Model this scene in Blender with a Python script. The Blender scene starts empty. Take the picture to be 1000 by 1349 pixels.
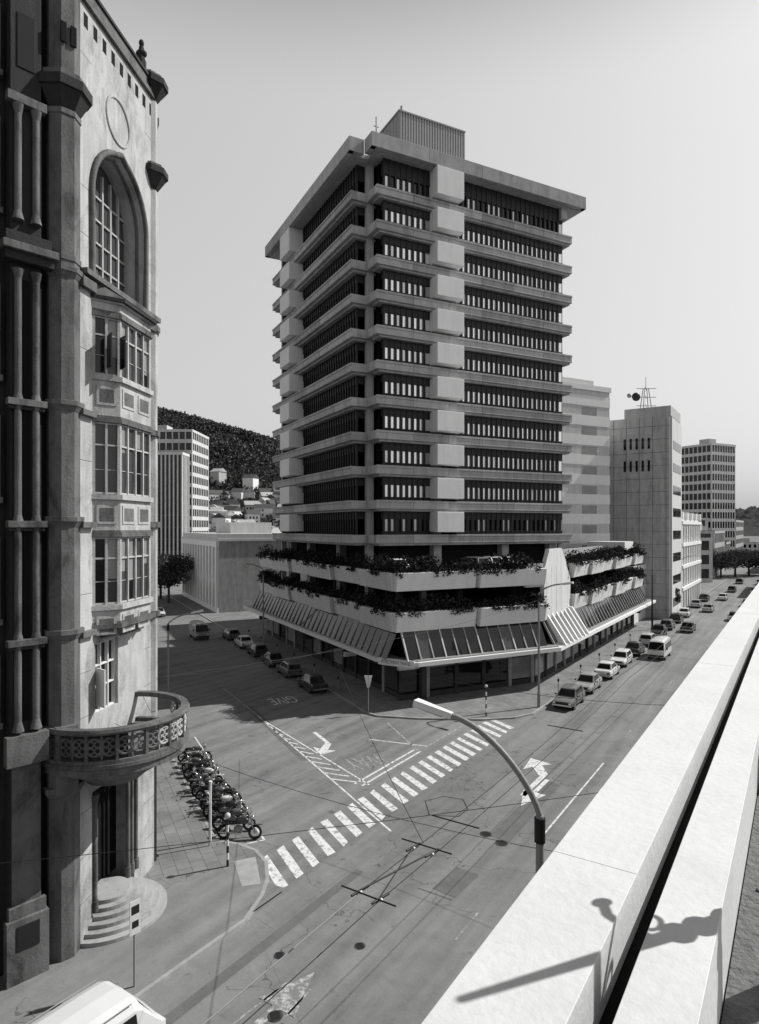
import bpy, bmesh, math, random
from mathutils import Vector, Matrix, noise
R=random.Random(7)
scene=bpy.context.scene
# ---------------------------------------------------------------- materials
def newmat(name):
    m=bpy.data.materials.new(name); m.use_nodes=True
    nt=m.node_tree; b=nt.nodes['Principled BSDF']; return m,nt,b
def mth(nt,op,a,b=None,clamp=False):
    n=nt.nodes.new('ShaderNodeMath'); n.operation=op; n.use_clamp=clamp
    for i,x in enumerate((a,b)):
        if x is None: continue
        if isinstance(x,(int,float)): n.inputs[i].default_value=x
        else: nt.links.new(x,n.inputs[i])
    return n.outputs[0]
def nz(nt,scale,detail=4,mp=None,dist=0,rough=.55):
    tc=nt.nodes.new('ShaderNodeTexCoord'); n=nt.nodes.new('ShaderNodeTexNoise')
    n.inputs['Scale'].default_value=scale; n.inputs['Detail'].default_value=detail
    n.inputs['Distortion'].default_value=dist; n.inputs['Roughness'].default_value=rough
    if mp:
        m=nt.nodes.new('ShaderNodeMapping'); m.inputs['Scale'].default_value=mp
        nt.links.new(tc.outputs['Object'],m.inputs['Vector']); nt.links.new(m.outputs[0],n.inputs['Vector'])
    else: nt.links.new(tc.outputs['Object'],n.inputs['Vector'])
    return n.outputs['Fac']
def grey(nt,val,b):
    c=nt.nodes.new('ShaderNodeCombineColor')
    for i in range(3): nt.links.new(val,c.inputs[i])
    nt.links.new(c.outputs[0],b.inputs['Base Color'])
def bump(nt,h,b,st,d=.02):
    n=nt.nodes.new('ShaderNodeBump'); n.inputs['Strength'].default_value=st; n.inputs['Distance'].default_value=d
    nt.links.new(h,n.inputs['Height']); nt.links.new(n.outputs[0],b.inputs['Normal'])
def M(name,c,rough=.85,var=.25,scale=.6,streak=0,fine=.12,bmp=.3,metal=0,spec=.3,bd=.02,soot=0):
    m,nt,b=newmat(name)
    b.inputs['Roughness'].default_value=rough; b.inputs['Metallic'].default_value=metal
    b.inputs['Specular IOR Level'].default_value=spec
    n1=nz(nt,scale,6,rough=.65); n2=nz(nt,22,3)
    v=mth(nt,'ADD',1-var-fine,mth(nt,'MULTIPLY',n1,2*var)); v=mth(nt,'ADD',v,mth(nt,'MULTIPLY',n2,2*fine))
    if streak:
        s=nz(nt,1.0,6,(1.5,1.5,.2),dist=.4,rough=.7)
        s=mth(nt,'SUBTRACT',s,.44); s=mth(nt,'MULTIPLY',s,3.2*streak,True)
        s=mth(nt,'SUBTRACT',1,mth(nt,'MINIMUM',s,streak)); v=mth(nt,'MULTIPLY',v,s)
    if soot:
        s=nz(nt,.55,7,(1,1,.55),dist=.8,rough=.75)
        s=mth(nt,'MULTIPLY',mth(nt,'SUBTRACT',s,.5),7,True); v=mth(nt,'MULTIPLY',v,mth(nt,'SUBTRACT',1,mth(nt,'MULTIPLY',s,soot)))
    v=mth(nt,'MULTIPLY',v,c); grey(nt,v,b)
    if bmp: bump(nt,nz(nt,14,4),b,bmp,bd)
    return m
conc=M('concrete',.44,streak=.35,var=.28,scale=.9)
concB=M('concrete_b',.38,streak=.4,var=.3,scale=1.1)
concC=M('concrete_c',.5,streak=.3,var=.25,scale=.8)
CV=[conc,conc,concB,concC]
concl=M('concrete_light',.64,streak=.22,var=.15)
blockm=M('panel_light',.82,streak=.12,var=.08)
concd=M('concrete_dark',.06,streak=.3)
white=M('white_paint',.78,var=.06,streak=.08,fine=.03,rough=.6)
parw=M('parapet_paint',.64,var=.1,streak=.06,fine=.05,rough=.75,scale=1.2,soot=.06)
cream=M('pale_render',.58,var=.12,streak=.2,scale=.3)
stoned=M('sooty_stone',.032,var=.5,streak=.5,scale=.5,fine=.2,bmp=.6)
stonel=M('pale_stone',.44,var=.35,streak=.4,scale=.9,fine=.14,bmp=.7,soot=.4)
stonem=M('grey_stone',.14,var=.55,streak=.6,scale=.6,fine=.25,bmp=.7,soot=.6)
stepm=M('step_stone',.36,var=.3,scale=1.5,fine=.15,soot=.3)
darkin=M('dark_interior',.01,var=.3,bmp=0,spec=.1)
metald=M('dark_metal',.02,rough=.5,bmp=0)
metalg=M('grey_metal',.28,rough=.5,bmp=0,var=.1)
rubber=M('rubber',.02,bmp=0)
chrome=M('chrome',.6,rough=.25,metal=1,bmp=0,var=.05,fine=.02)
leafd=M('foliage_dark',.018,var=.5,scale=2,bmp=0,rough=.9,spec=.05)
leafl=M('foliage_light',.05,var=.5,scale=2,bmp=0,rough=.9,spec=.05)
leafm=M('foliage_mid',.11,var=.5,scale=2,bmp=0,rough=.9,spec=.05)
bark=M('bark',.06)
gravel=M('gravel_roof',.13,var=.5,scale=3,fine=.35,bmp=1,bd=.05)
corr=M('corrugated_steel',.4,rough=.6,var=.08,bmp=0,streak=.15)
roofd=M('roof_dark',.08,bmp=0)
iron=M('cast_iron',.05,rough=.6)
def glass(name,c,rough=.06,spec=.8,metal=0.,var=.5,scale=.6):
    m=M(name,c,rough=rough,var=var,scale=scale,fine=.02,bmp=0,spec=spec,metal=metal)
    nt=m.node_tree; bump(nt,nz(nt,.8,2),nt.nodes['Principled BSDF'],.05,.02); return m
gdark=glass('window_glass_dark',.01,spec=.45)
gmid=glass('window_glass_mid',.06,spec=.45)
gcur=glass('window_glass_curtain',.25,spec=.45)
gA=glass('tinted_glass',.85,metal=.85,rough=.12,var=.1)
gB=glass('tinted_glass_blind',.95,metal=.7,rough=.25,var=.1)
gC=glass('tinted_glass_dim',.55,metal=.8,rough=.1,var=.2)
def asphalt():
    m,nt,b=newmat('asphalt'); b.inputs['Roughness'].default_value=.85; b.inputs['Specular IOR Level'].default_value=.25
    a=nz(nt,.12,6,dist=.6); f=nz(nt,9,6,rough=.8); g=nz(nt,1.1,6,rough=.75,dist=.4)
    tc=nt.nodes.new('ShaderNodeTexCoord'); mp=nt.nodes.new('ShaderNodeMapping'); mp.inputs['Rotation'].default_value=(0,0,-math.atan2(.836,.5485)); 
    mp2=nt.nodes.new('ShaderNodeMapping'); mp2.inputs['Scale'].default_value=(.05,.9,1)
    nt.links.new(tc.outputs['Object'],mp.inputs[0]); nt.links.new(mp.outputs[0],mp2.inputs[0])
    n=nt.nodes.new('ShaderNodeTexNoise'); n.inputs['Scale'].default_value=1; n.inputs['Detail'].default_value=5
    nt.links.new(mp2.outputs[0],n.inputs['Vector'])
    v=mth(nt,'ADD',.05,mth(nt,'MULTIPLY',a,.7)); v=mth(nt,'ADD',v,mth(nt,'MULTIPLY',f,.45)); v=mth(nt,'ADD',v,mth(nt,'MULTIPLY',g,.65))
    v=mth(nt,'ADD',v,mth(nt,'MULTIPLY',mth(nt,'SUBTRACT',n.outputs['Fac'],.5),1.1))
    o=nz(nt,.9,3,dist=.2); o=mth(nt,'MULTIPLY',mth(nt,'SUBTRACT',o,.66),9,True); v=mth(nt,'MULTIPLY',v,mth(nt,'SUBTRACT',1,mth(nt,'MULTIPLY',o,.5)))
    vo=nt.nodes.new('ShaderNodeTexVoronoi'); vo.feature='DISTANCE_TO_EDGE'; vo.inputs['Scale'].default_value=.16
    dn=nt.nodes.new('ShaderNodeTexNoise'); dn.inputs['Scale'].default_value=.7; dn.inputs['Detail'].default_value=5
    nt.links.new(tc.outputs['Object'],dn.inputs['Vector'])
    mx=nt.nodes.new('ShaderNodeVectorMath'); mx.operation='SCALE'; mx.inputs['Scale'].default_value=3
    nt.links.new(dn.outputs['Color'],mx.inputs[0])
    ad=nt.nodes.new('ShaderNodeVectorMath'); ad.operation='ADD'; nt.links.new(tc.outputs['Object'],ad.inputs[0]); nt.links.new(mx.outputs[0],ad.inputs[1])
    nt.links.new(ad.outputs[0],vo.inputs['Vector'])
    cr=mth(nt,'GREATER_THAN',vo.outputs['Distance'],.004)
    cr=mth(nt,'MAXIMUM',cr,mth(nt,'GREATER_THAN',a,.52))
    v=mth(nt,'MULTIPLY',v,mth(nt,'ADD',.55,mth(nt,'MULTIPLY',cr,.45)))
    v=mth(nt,'MULTIPLY',v,.205); grey(nt,v,b); bump(nt,nz(nt,60,3),b,.4,.01); return m
asph=asphalt()
aspd=M('asphalt_patch',.14,var=.35,scale=1.5,fine=.25,rough=.9,spec=.2)
def paint(name,thr,top):
    m,nt,b=newmat(name); b.inputs['Roughness'].default_value=.7
    a=nz(nt,3.5,6,rough=.75); w=mth(nt,'MULTIPLY',mth(nt,'SUBTRACT',a,thr),7,True)
    v=mth(nt,'ADD',.19,mth(nt,'MULTIPLY',w,top)); grey(nt,v,b); return m
rpaint=paint('road_paint',.36,.5); rworn=paint('worn_road_paint',.47,.32)
def slabs():
    m,nt,b=newmat('paving_slabs'); b.inputs['Roughness'].default_value=.85
    tc=nt.nodes.new('ShaderNodeTexCoord'); mp=nt.nodes.new('ShaderNodeMapping'); mp.inputs['Rotation'].default_value=(0,0,-math.atan2(.8915,-.453))
    br=nt.nodes.new('ShaderNodeTexBrick'); br.inputs['Scale'].default_value=1; br.inputs['Brick Width'].default_value=.9; br.inputs['Row Height'].default_value=.6
    br.inputs['Mortar Size'].default_value=.012; br.inputs['Color1'].default_value=(.16,.16,.16,1); br.inputs['Color2'].default_value=(.2,.2,.2,1); br.inputs['Mortar'].default_value=(.07,.07,.07,1)
    nt.links.new(tc.outputs['Object'],mp.inputs[0]); nt.links.new(mp.outputs[0],br.inputs['Vector'])
    n=nz(nt,.5,6,rough=.7); v=mth(nt,'MULTIPLY',br.outputs['Color'],mth(nt,'ADD',.3,mth(nt,'MULTIPLY',n,1.5))); grey(nt,v,b); return m
pave=slabs()
kerbm=M('kerb_stone',.33,var=.4,scale=2)
def carpaint(name,c): 
    m=M(name,c,rough=.3,var=.06,bmp=0,fine=.01,spec=.5); m.node_tree.nodes['Principled BSDF'].inputs['Coat Weight'].default_value=.5; return m
P=[carpaint('car_paint_white',.7),carpaint('car_paint_silver',.32),carpaint('car_paint_dark',.03),carpaint('car_paint_grey',.12),carpaint('car_paint_cream',.48)]
# ---------------------------------------------------------------- builder
class F:
    def __init__(s,ox,oy,ux,uy):
        l=math.hypot(ux,uy); s.o=(ox,oy); s.u=(ux/l,uy/l); s.v=(-uy/l,ux/l)
    def p(s,u,v,z=0): return (s.o[0]+s.u[0]*u+s.v[0]*v, s.o[1]+s.u[1]*u+s.v[1]*v, z)
class MB:
    def __init__(s): s.V=[];s.Fc=[];s.mi=[];s.mats=[];s.sm=[]
    def idx(s,m):
        if m not in s.mats: s.mats.append(m)
        return s.mats.index(m)
    def add(s,vs,fs,m,smooth=False):
        o=len(s.V); s.V+= [tuple(v) for v in vs]; i=s.idx(m)
        for f in fs: s.Fc.append([o+k for k in f]); s.mi.append(i); s.sm.append(smooth)
    def quad(s,a,b,c,d,m): s.add([a,b,c,d],[(0,1,2,3)],m)
    def hexa(s,b,t,m):
        n=len(b); s.add(list(b)+list(t),[tuple(range(n))[::-1],tuple(range(n,2*n))]+[(i,(i+1)%n,n+(i+1)%n,n+i) for i in range(n)],m)
    def box(s,f,u0,u1,v0,v1,z0,z1,m):
        c=[(u0,v0),(u1,v0),(u1,v1),(u0,v1)]
        s.hexa([f.p(a,b,z0) for a,b in c],[f.p(a,b,z1) for a,b in c],m)
    def prism(s,pts,z0,z1,m): s.hexa([(x,y,z0) for x,y in pts],[(x,y,z1) for x,y in pts],m)
    def wall(s,f,pts,v0,v1,m): s.hexa([f.p(u,v0,z) for u,z in pts],[f.p(u,v1,z) for u,z in pts],m)
    def tube(s,p0,p1,r,m,n=8,r1=None,smooth=True):
        p0=Vector(p0);p1=Vector(p1);d=p1-p0
        if d.length<1e-6:return
        q=d.to_track_quat('Z','Y'); r1=r if r1 is None else r1; vs=[]
        for P_,rr in((p0,r),(p1,r1)):
            for i in range(n):
                a=2*math.pi*i/n; vs.append(P_+q@Vector((rr*math.cos(a),rr*math.sin(a),0)))
        s.add(vs,[(i,(i+1)%n,n+(i+1)%n,n+i) for i in range(n)],m,smooth)
        s.add(vs,[tuple(range(n))[::-1],tuple(range(n,2*n))],m)
    def path(s,pts,r,m,n=8):
        for a,b in zip(pts,pts[1:]): s.tube(a,b,r,m,n)
    def lathe(s,cx,cy,pr,m,n=32,a0=0,a1=2*math.pi,closed=True,smooth=False):
        vs=[];k=len(pr)
        for i in range(n+1):
            a=a0+(a1-a0)*i/n
            for r,z in pr: vs.append((cx+r*math.cos(a),cy+r*math.sin(a),z))
        fs=[]
        for i in range(n):
            for j in range(k if closed else k-1): 
                j2=(j+1)%k; fs.append((i*k+j,(i+1)*k+j,(i+1)*k+j2,i*k+j2))
        s.add(vs,fs,m,smooth)
    def torus(s,c,q,R_,r,m,n=14,k=6):
        vs=[]
        for i in range(n):
            a=2*math.pi*i/n
            for j in range(k):
                b=2*math.pi*j/k; vs.append(Vector(c)+q@Vector(((R_+r*math.cos(b))*math.cos(a),(R_+r*math.cos(b))*math.sin(a),r*math.sin(b))))
        s.add(vs,[(i*k+j,((i+1)%n)*k+j,((i+1)%n)*k+(j+1)%k,i*k+(j+1)%k) for i in range(n) for j in range(k)],m,True)
    def ell(s,c,rx,ry,rz,m,n=12,k=8):
        vs=[];fs=[]
        for i in range(k+1):
            t=math.pi*i/k
            for j in range(n):
                a=2*math.pi*j/n; vs.append((c[0]+rx*math.sin(t)*math.cos(a),c[1]+ry*math.sin(t)*math.sin(a),c[2]+rz*math.cos(t)))
        for i in range(k):
            for j in range(n): fs.append((i*n+j,i*n+(j+1)%n,(i+1)*n+(j+1)%n,(i+1)*n+j))
        s.add(vs,fs,m,True)
    def leaves(s,c,rx,ry,rz,n,sz,rnd=R,ms=None):
        ms=ms or (leafd,leafl)
        for i in range(n):
            d=Vector((rnd.gauss(0,1),rnd.gauss(0,1),rnd.gauss(0,1))); d.normalize(); rr=rnd.random()**.45
            p=Vector((c[0]+d.x*rx*rr,c[1]+d.y*ry*rr,c[2]+d.z*rz*rr))
            a=Vector((rnd.gauss(0,1),rnd.gauss(0,1),rnd.gauss(0,1))).normalized()*sz*rnd.uniform(.5,1.2)
            b=a.cross(Vector((rnd.gauss(0,1),rnd.gauss(0,1),rnd.gauss(0,1)))).normalized()*sz*rnd.uniform(.3,.8)
            s.add([p-a,p-b,p+a,p+b],[(0,1,2,3)],ms[0] if rnd.random()<.6 else ms[1])
    def mesh(s,name):
        me=bpy.data.meshes.new(name); me.from_pydata(s.V,[],s.Fc)
        for m in s.mats: me.materials.append(m)
        me.polygons.foreach_set('material_index',s.mi); me.polygons.foreach_set('use_smooth',s.sm)
        bm=bmesh.new(); bm.from_mesh(me); bmesh.ops.recalc_face_normals(bm,faces=bm.faces); bm.to_mesh(me); bm.free(); me.update(); return me
    def obj(s,name,parent=None,bevel=0):
        o=bpy.data.objects.new(name,s.mesh(name)); scene.collection.objects.link(o)
        if parent: o.parent=parent; o.matrix_parent_inverse=Matrix.Translation(parent.location).inverted()
        if bevel:
            b=o.modifiers.new('bevel','BEVEL'); b.width=bevel; b.segments=2; b.limit_method='ANGLE'; b.angle_limit=math.radians(50)
        return o
def empty(name,x,y,z=0):
    e=bpy.data.objects.new(name,None); e.location=(x,y,z); scene.collection.objects.link(e); return e
Td=(.8915,.453); Ld=(-.453,.8915)
SF=F(0,0,.5485,.836)          # u=t along main street, v=-q
LF=F(-1.6,53,*Td)             # u across side street, v along it
def S(q,t,z=0): return SF.p(t,-q,z)
# ---------------------------------------------------------------- ground, roads
b=MB(); b.quad((-3000,-300,0),(3500,-300,0),(3500,6000,0),(-3000,6000,0),M('ground_mat',.13,var=.4,scale=.03,bmp=0)); b.obj('ground')
b=MB(); b.quad(S(-17.6,-40,.004),S(-4.5,-40,.004),S(-4.5,900,.004),S(-17.6,900,.004),asph)
b.quad(LF.p(-15.9,-32,.008),LF.p(1.5,-32,.008),LF.p(1.5,320,.008),LF.p(-15.9,320,.008),asph)
b.prism([(-8.5,28),(-4,24),(-2,27),(12,48),(15,54),(8,54),(0,55),(-3,54)],.009,.0125,asph)
b.obj('road')
def kerb(b,pts,w=.16,z=.135):
    for (x0,y0),(x1,y1) in zip(pts,pts[1:]):
        l=math.hypot(x1-x0,y1-y0)
        if l<.01: continue
        f=F(x0,y0,x1-x0,y1-y0); b.box(f,0,l,-w*.5,w*.5,0,z,kerbm)
def xy(p): return (p[0],p[1])
kA=[xy(LF.p(-15.7,200)),xy(LF.p(-15.7,-17.2)),(-6.6,30.2),(-5.7,29.6),(-5.05,28.6),(-4.75,27.2),(-4.75,26),(-5.1,24.4),xy(S(-17.6,-40))]
b=MB(); b.prism(kA+[(-90,-60),(-200,120)],0,.13,pave); kerb(b,kA)
b.add([(x,y,.134) for x,y in((-4.9,27.0),(-5.3,28.3),(-9.6,27.2),(-11,23),(-14,17),(-20,5),xy(S(-17.75,0)),xy(S(-17.75,20)))],[tuple(range(8))],asph)
b.obj('pavement')
kB=[xy(LF.p(0,260)),xy(LF.p(0,1.5)),(-1.3,52),(-.2,50.9),(3,50.2),(8,49.9),(10.6,50.4),(12.3,51.5),(13.3,53),xy(S(-17.6,500))]
b=MB(); b.prism(kB+[(100,560)],0,.13,pave); kerb(b,kB); b.obj('pavement')
b=MB(); b.box(SF,-40,500,4.6-3.3,4.6,0,.13,pave); b.box(SF,-40,500,4.52,4.68,0,.136,kerbm); b.obj('pavement')
mk=MB(); ZM=.017
def strip(p0,p1,w,z=ZM,m=rpaint):
    f=F(p0[0],p0[1],p1[0]-p0[0],p1[1]-p0[1]); l=math.hypot(p1[0]-p0[0],p1[1]-p0[1])
    mk.quad(f.p(0,-w/2,z),f.p(l,-w/2,z),f.p(l,w/2,z),f.p(0,w/2,z),m)
for i in range(24):
    t=19.9+i*1.1+R.uniform(-.04,.04)
    if t>45.5: continue
    sh=1.37; e=R.uniform(-.06,.06); wd_=.5+R.uniform(-.03,.05)
    mk.quad(S(-18.0+e,t,ZM),S(-18.0-e,t+wd_,ZM),S(-20.4+e,t+wd_+sh,ZM),S(-20.4-e,t+sh,ZM),rpaint)
strip((-14.6,60),(-9.5,50.8),.11,m=rworn); strip((-9.5,50.8),(.56,31.7),.11)
strip((-9.2,50.2),(-.6,37.4),.11)
for k in range(13):
    y=38.2+k*.95; xa=.56-(y-31.7)*.5357; xb=-.6-(y-37.4)*.672
    if xb-xa>.25: strip((xa+.05,y+.1),(xb-.05,y-.45),.13)
for q in(-21.3,-21.8): strip(S(q,30.6),S(q,37.5),.15)
strip(S(-21.6,37.6),S(-26.5,41.5),.12,m=rworn)
strip(S(-21.4,38.6),S(-21.4,44),.12,m=rworn); strip(S(-21.4,38.6),S(-25.5,37.6),.12)
for t in range(-6,90,9):
    if 23<t<44: continue
    strip(S(-10.5,t),S(-10.5,t+2.0),.08,m=rworn)
strip(S(-10.5,29.5),S(-10.5,42),.1)
strip(xy(LF.p(-13.55,-18)),xy(LF.p(-13.55,-1)),.1); strip(xy(LF.p(-13.55,-18)),xy(LF.p(-15.5,-18)),.1)
def poly(pts,c,fw,m=rpaint,z=ZM):
    l=math.hypot(*fw); fx,fy=fw[0]/l,fw[1]/l; rx,ry=fy,-fx
    mk.add([(c[0]+rx*x+fx*y,c[1]+ry*x+fy*y,z) for x,y in pts],[tuple(range(len(pts)))],m)
arrow=[(-.12,-2),(.12,-2),(.12,0),(.6,0),(0,1.9),(-.6,0),(-.12,0)]
arL=[(-.12,-2.2),(.12,-2.2),(.12,.1),(.75,1.0),(1.0,.5),(1.2,2.0),(.1,1.75),(.45,1.4),(-.12,.5)]
poly([(x*1.2,y*1.1) for x,y in arL],(-3.7,44.9),(.453,-.8915))
poly([(-x*1.4,y*1.4) for x,y in arL],S(-13,37.5),(.5485,.836))
poly([(x*1.1,y*1.1) for x,y in arrow],S(-12.6,35.2),(-.5485,-.836))
poly([(x*1.25,y*1.0) for x,y in arrow],S(-13.7,15.0),(.5485,.836),rworn)
for q in(-14.5,-12.95): strip(S(q,11.5),S(q+(.35 if q<-14 else -.35),16.2),.07,m=rworn)
def text(t,c,up,w,h):
    cu=bpy.data.curves.new('t','FONT'); cu.body=t; cu.size=1; cu.align_x='CENTER'; cu.align_y='CENTER'
    o=bpy.data.objects.new('t',cu); scene.collection.objects.link(o); bpy.context.view_layer.update()
    me=o.evaluated_get(bpy.context.evaluated_depsgraph_get()).to_mesh()
    vs=[v.co.copy() for v in me.vertices]; fs=[tuple(p.vertices) for p in me.polygons]
    l=math.hypot(*up); fx,fy=up[0]/l,up[1]/l; rx,ry=fy,-fx
    out=[(c[0]+rx*v.x*w+fx*v.y*h,c[1]+ry*v.x*w+fy*v.y*h) for v in vs]
    bpy.data.objects.remove(o); bpy.data.curves.remove(cu); return out,fs
for t,c in(('WAY',(-.9,41.2)),('GIVE',(-8.4,55.8))):
    vs,fs=text(t,c,(.453,-.8915),1.15,3.1); mk.add([(x,y,ZM) for x,y in vs],fs,rpaint if t=='GIVE' else rworn)
mk.obj('road_markings')
mk=MB()
hx=[(-1,-1.1),(.5,-1.3),(1.1,-.4),(1,.8),(0,1.2),(-1.1,.6)]
for (x0,y0),(x1,y1) in zip(hx,hx[1:]+hx[:1]): strip((3.6+x0,34.6+y0),(3.6+x1,34.6+y1),.07,.015,iron)
poly([(-.5,-4),(.6,-4),(.5,4),(-.5,4.4)],S(-12.2,33),(.55,.84),aspd,.0145)
poly([(-.22,-6),(.22,-6),(.2,6),(-.22,6)],S(-16.1,17),(.55,.84),aspd,.0145)
poly([(-.6,-1),(.5,-1.1),(.6,1),(-.5,1.1)],S(-12.2,24.5),(.55,.84),aspd,.0145)
poly([(-.35,-7),(.35,-7),(.3,7),(-.35,7)],xy(LF.p(-8,-2)),(-.45,.89),aspd,.0145)
mk.obj('asphalt_patches')
for x,y,r in((5.2,31.4,.3),(5.8,30.5,.3),(-3.2,19.7,.24),(-3.5,22.5,.2),(-.7,23,.2)):
    b=MB(); b.lathe(x,y,[(0.001,.016),(r,.016),(r,.022),(r*.85,.024),(.001,.024)],iron,24,closed=False)
    for i in range(-3,4): b.box(F(x,y,1,.3),-r*.6,r*.6,i*r*.22-.02,i*r*.22+.02,.024,.03,metald)
    b.obj('manhole_cover')
b=MB(); b.prism([(-5.6,29.0),(-6.5,28.6),(-5.7,26.6),(-4.95,26.8)],.1345,.14,kerbm); b.obj('kerb_ramp')
# ---------------------------------------------------------------- office tower
PCx,PCy=1.74,54.5
E=empty('office_tower_block',5,70)
TF=F(-.7,59,*Td)
zk=[47.1-3.28*k for k in range(11)]
core=MB(); core.box(TF,1.9,23.9,2.3,26.4,10.8,50.1,darkin); core.obj('core',E)
bd=MB()
def brk(a,c,step):
    o=[a]; 
    while o[-1]+step*1.4<c: o.append(o[-1]+step)
    return list(zip(o,o[1:]+[c]))
for i,z in enumerate(zk):
    for a0,a1 in brk(.8,25.0,4.03):
        m=R.choice(CV); bd.box(TF,a0+.015,a1-.015,.7,1.15,z-.8,z,m); bd.box(TF,a0+.015,a1-.015,.62,.699,z-.18,z+.02,m); bd.box(TF,a0+.015,a1-.015,.66,.699,z-.8,z-.7,m)
    bd.box(TF,.82,24.98,.72,1.14,z-.77,z-.03,concd)
    bd.box(TF,1.2,24.8,.85,2.3,z-1.02,z-.801,concB); bd.box(TF,.8,1.3,1.151,2.699,z-.8,z,conc)
    for a0,a1 in brk(2.7,27.4,4.1):
        m=R.choice(CV); bd.box(TF,-.8,-.25,a0+.015,a1-.015,z-.8,z,m); bd.box(TF,-.88,-.801,a0+.015,a1-.015,z-.18,z+.02,m); bd.box(TF,-.84,-.801,a0+.015,a1-.015,z-.8,z-.7,m)
    bd.box(TF,-.78,-.27,2.72,27.38,z-.77,z-.03,concd)
    bd.box(TF,-.5,1.9,3.0,27.2,z-1.02,z-.801,concB); bd.box(TF,-.25,1.3,2.7,3.2,z-.8,z,conc)
    bd.box(TF,24.4,25.0,1.151,27.4,z-.8,z,conc); bd.box(TF,-.249,24.399,26.9,27.5,z-.8,z,conc)
    bd.box(TF,23.9,24.39,2.3,26.4,z-1.02,z-.82,conc)
bd.obj('spandrel_bands',E,.02)
bk=MB()
zt=[50.1]+[z-1.02 for z in zk[:-1]]
for z,t in zip(zk,zt):
    bk.box(TF,7.0,10.1,-.15,1.4,z+.25,t-.03,blockm)
    bk.box(TF,-1.6,.4,18.6,22.0,z+.25,t-.03,blockm)
bk.obj('projecting_blocks',E,.04)
co=MB()
co.box(TF,.95,1.6,2.85,3.5,7,50.2,conc)
for a,v in((24.2,2.0),(.2,26.6)): co.box(TF,a,a+.6,v,v+.25,7,50.2,conc)
for a in(7.6,16,22.5): co.box(TF,a,a+.9,1.5,2.29,0,50.1,concB)
for v in(10,19,25.6): co.box(TF,1.1,1.89,v,v+.9,0,50.1,concB)
co.obj('columns',E)
wn=MB(); gl=MB()
def winrow(u0,u1,z,top,axis,bright=True):
    n=max(1,int((u1-u0)/.62)); p=(u1-u0)/n
    hz=z+1.5
    for i in range(n):
        a=u0+i*p; g=R.choice([gA,gA,gB,gC,gA]) if bright else gdark
        if bright=='dim': g=R.choice([gdark,gdark,gC])
        if axis=='a':
            gl.quad(TF.p(a,1.4,z-.25),TF.p(a+p,1.4,z-.25),TF.p(a+p,1.4,hz),TF.p(a,1.4,hz),g)
            wn.box(TF,a-.09,a+.09,1.2,1.4,z-.1,top,metald)
        else:
            gl.quad(TF.p(.2,a,z-.25),TF.p(.2,a+p,z-.25),TF.p(.2,a+p,hz),TF.p(.2,a,hz),g)
            wn.box(TF,0,.2,a-.06,a+.06,z-.1,top,metald)
    if axis=='a':
        wn.box(TF,u0,u1,1.26,1.9,hz,top,metald); wn.box(TF,u0,u1,1.18,1.26,z+.28,z+.36,metald)  # dark box above the panes paints in the shade under the band
        wn.box(TF,u0,u1,1.27,1.9,z+.02,z+.28,metald)
    else: wn.box(TF,.1,.9,u0,u1,hz,top,metald)  # same dark stand-in for shade above the side panes
for i,(z,t) in enumerate(zip(zk,zt)):
    br=True if 0<i<10 else 'dim'
    winrow(1.9,7.0,z,t,'a',br); winrow(10.1,24.1,z,t,'a',br)
    winrow(3.5,18.6,z,t,'b',False); winrow(22,26.3,z,t,'b',False)
wn.obj('window_frames_and_shade',E); gl.obj('window_glass',E)
rf=MB()
rp=[(0,0),(26.4,0),(26.4,28.3),(-1.55,28.3),(-1.55,1.6),(0,1.6)]
w=lambda pts:[xy(TF.p(a,v)) for a,v in pts]
rf.prism(w([(.6,.6),(25.8,.6),(25.8,27.7),(-.95,27.7),(-.95,2.2),(.6,2.2)]),50.1,50.5,conc)
for (a,c),(d,e) in zip(rp,rp[1:]+rp[:1]):
    x0,y0,_=TF.p(a,c); x1,y1,_=TF.p(d,e); l=math.hypot(x1-x0,y1-y0); f=F(x0,y0,x1-x0,y1-y0)
    for s0,s1 in brk(.002,l-.002,6.2): rf.box(f,s0,s1-.02,0,.55,50.15,51.5,R.choice(CV))
rf.box(TF,23.6,24.4,.8,26,48.9,50.1,conc)
rf.obj('roof_slab',E,.03)
ph=MB(); ph.box(TF,5.2,13.0,4.1,10,50.5,57.0,corr)
a=5.2
while a<13: ph.box(TF,a,a+.16,4.0,4.1,51,57.1,corr); a+=.32
a=4.1
while a<10: ph.box(TF,5.1,5.2,a,a+.16,51,57.1,corr); a+=.32
ph.box(TF,5.0,13.1,3.95,10.1,57.1,57.25,metalg)
ph.tube(TF.p(3.2,5.5,50.5),TF.p(3.2,5.5,56.8),.06,metalg); ph.tube(TF.p(2.9,5.5,55.8),TF.p(3.5,5.5,55.8),.04,metalg); ph.tube(TF.p(5.6,4.5,57.2),TF.p(5.6,4.5,58.0),.12,metalg)
ph.obj('rooftop_plant_room',E)
PF_=F(PCx,PCy,*Td)
PC=(PCx,PCy); PR=xy(PF_.p(15.3,0)); PW=(PR[0]+.5485*43.7,PR[1]+.836*43.7); PL=xy(PF_.p(0,40)); PB=(20,108)
pod=[PC,PR,PW,PB,PL]
def offs(pts,d):
    n=len(pts); out=[]
    for i in range(n):
        p0=Vector(pts[i-1]);p1=Vector(pts[i]);p2=Vector(pts[(i+1)%n])
        a=(p1-p0).normalized();c=(p2-p1).normalized(); n1=Vector((a.y,-a.x));n2=Vector((c.y,-c.x)); bb=(n1+n2).normalized(); out.append(tuple(p1+bb*(d/max(.3,bb.dot(n1)))))
    return out
pd=MB()
pd.prism(offs(pod,-.1),10.35,10.8,concd); pd.prism(offs(pod,-.1),6.5,6.95,concd)
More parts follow.
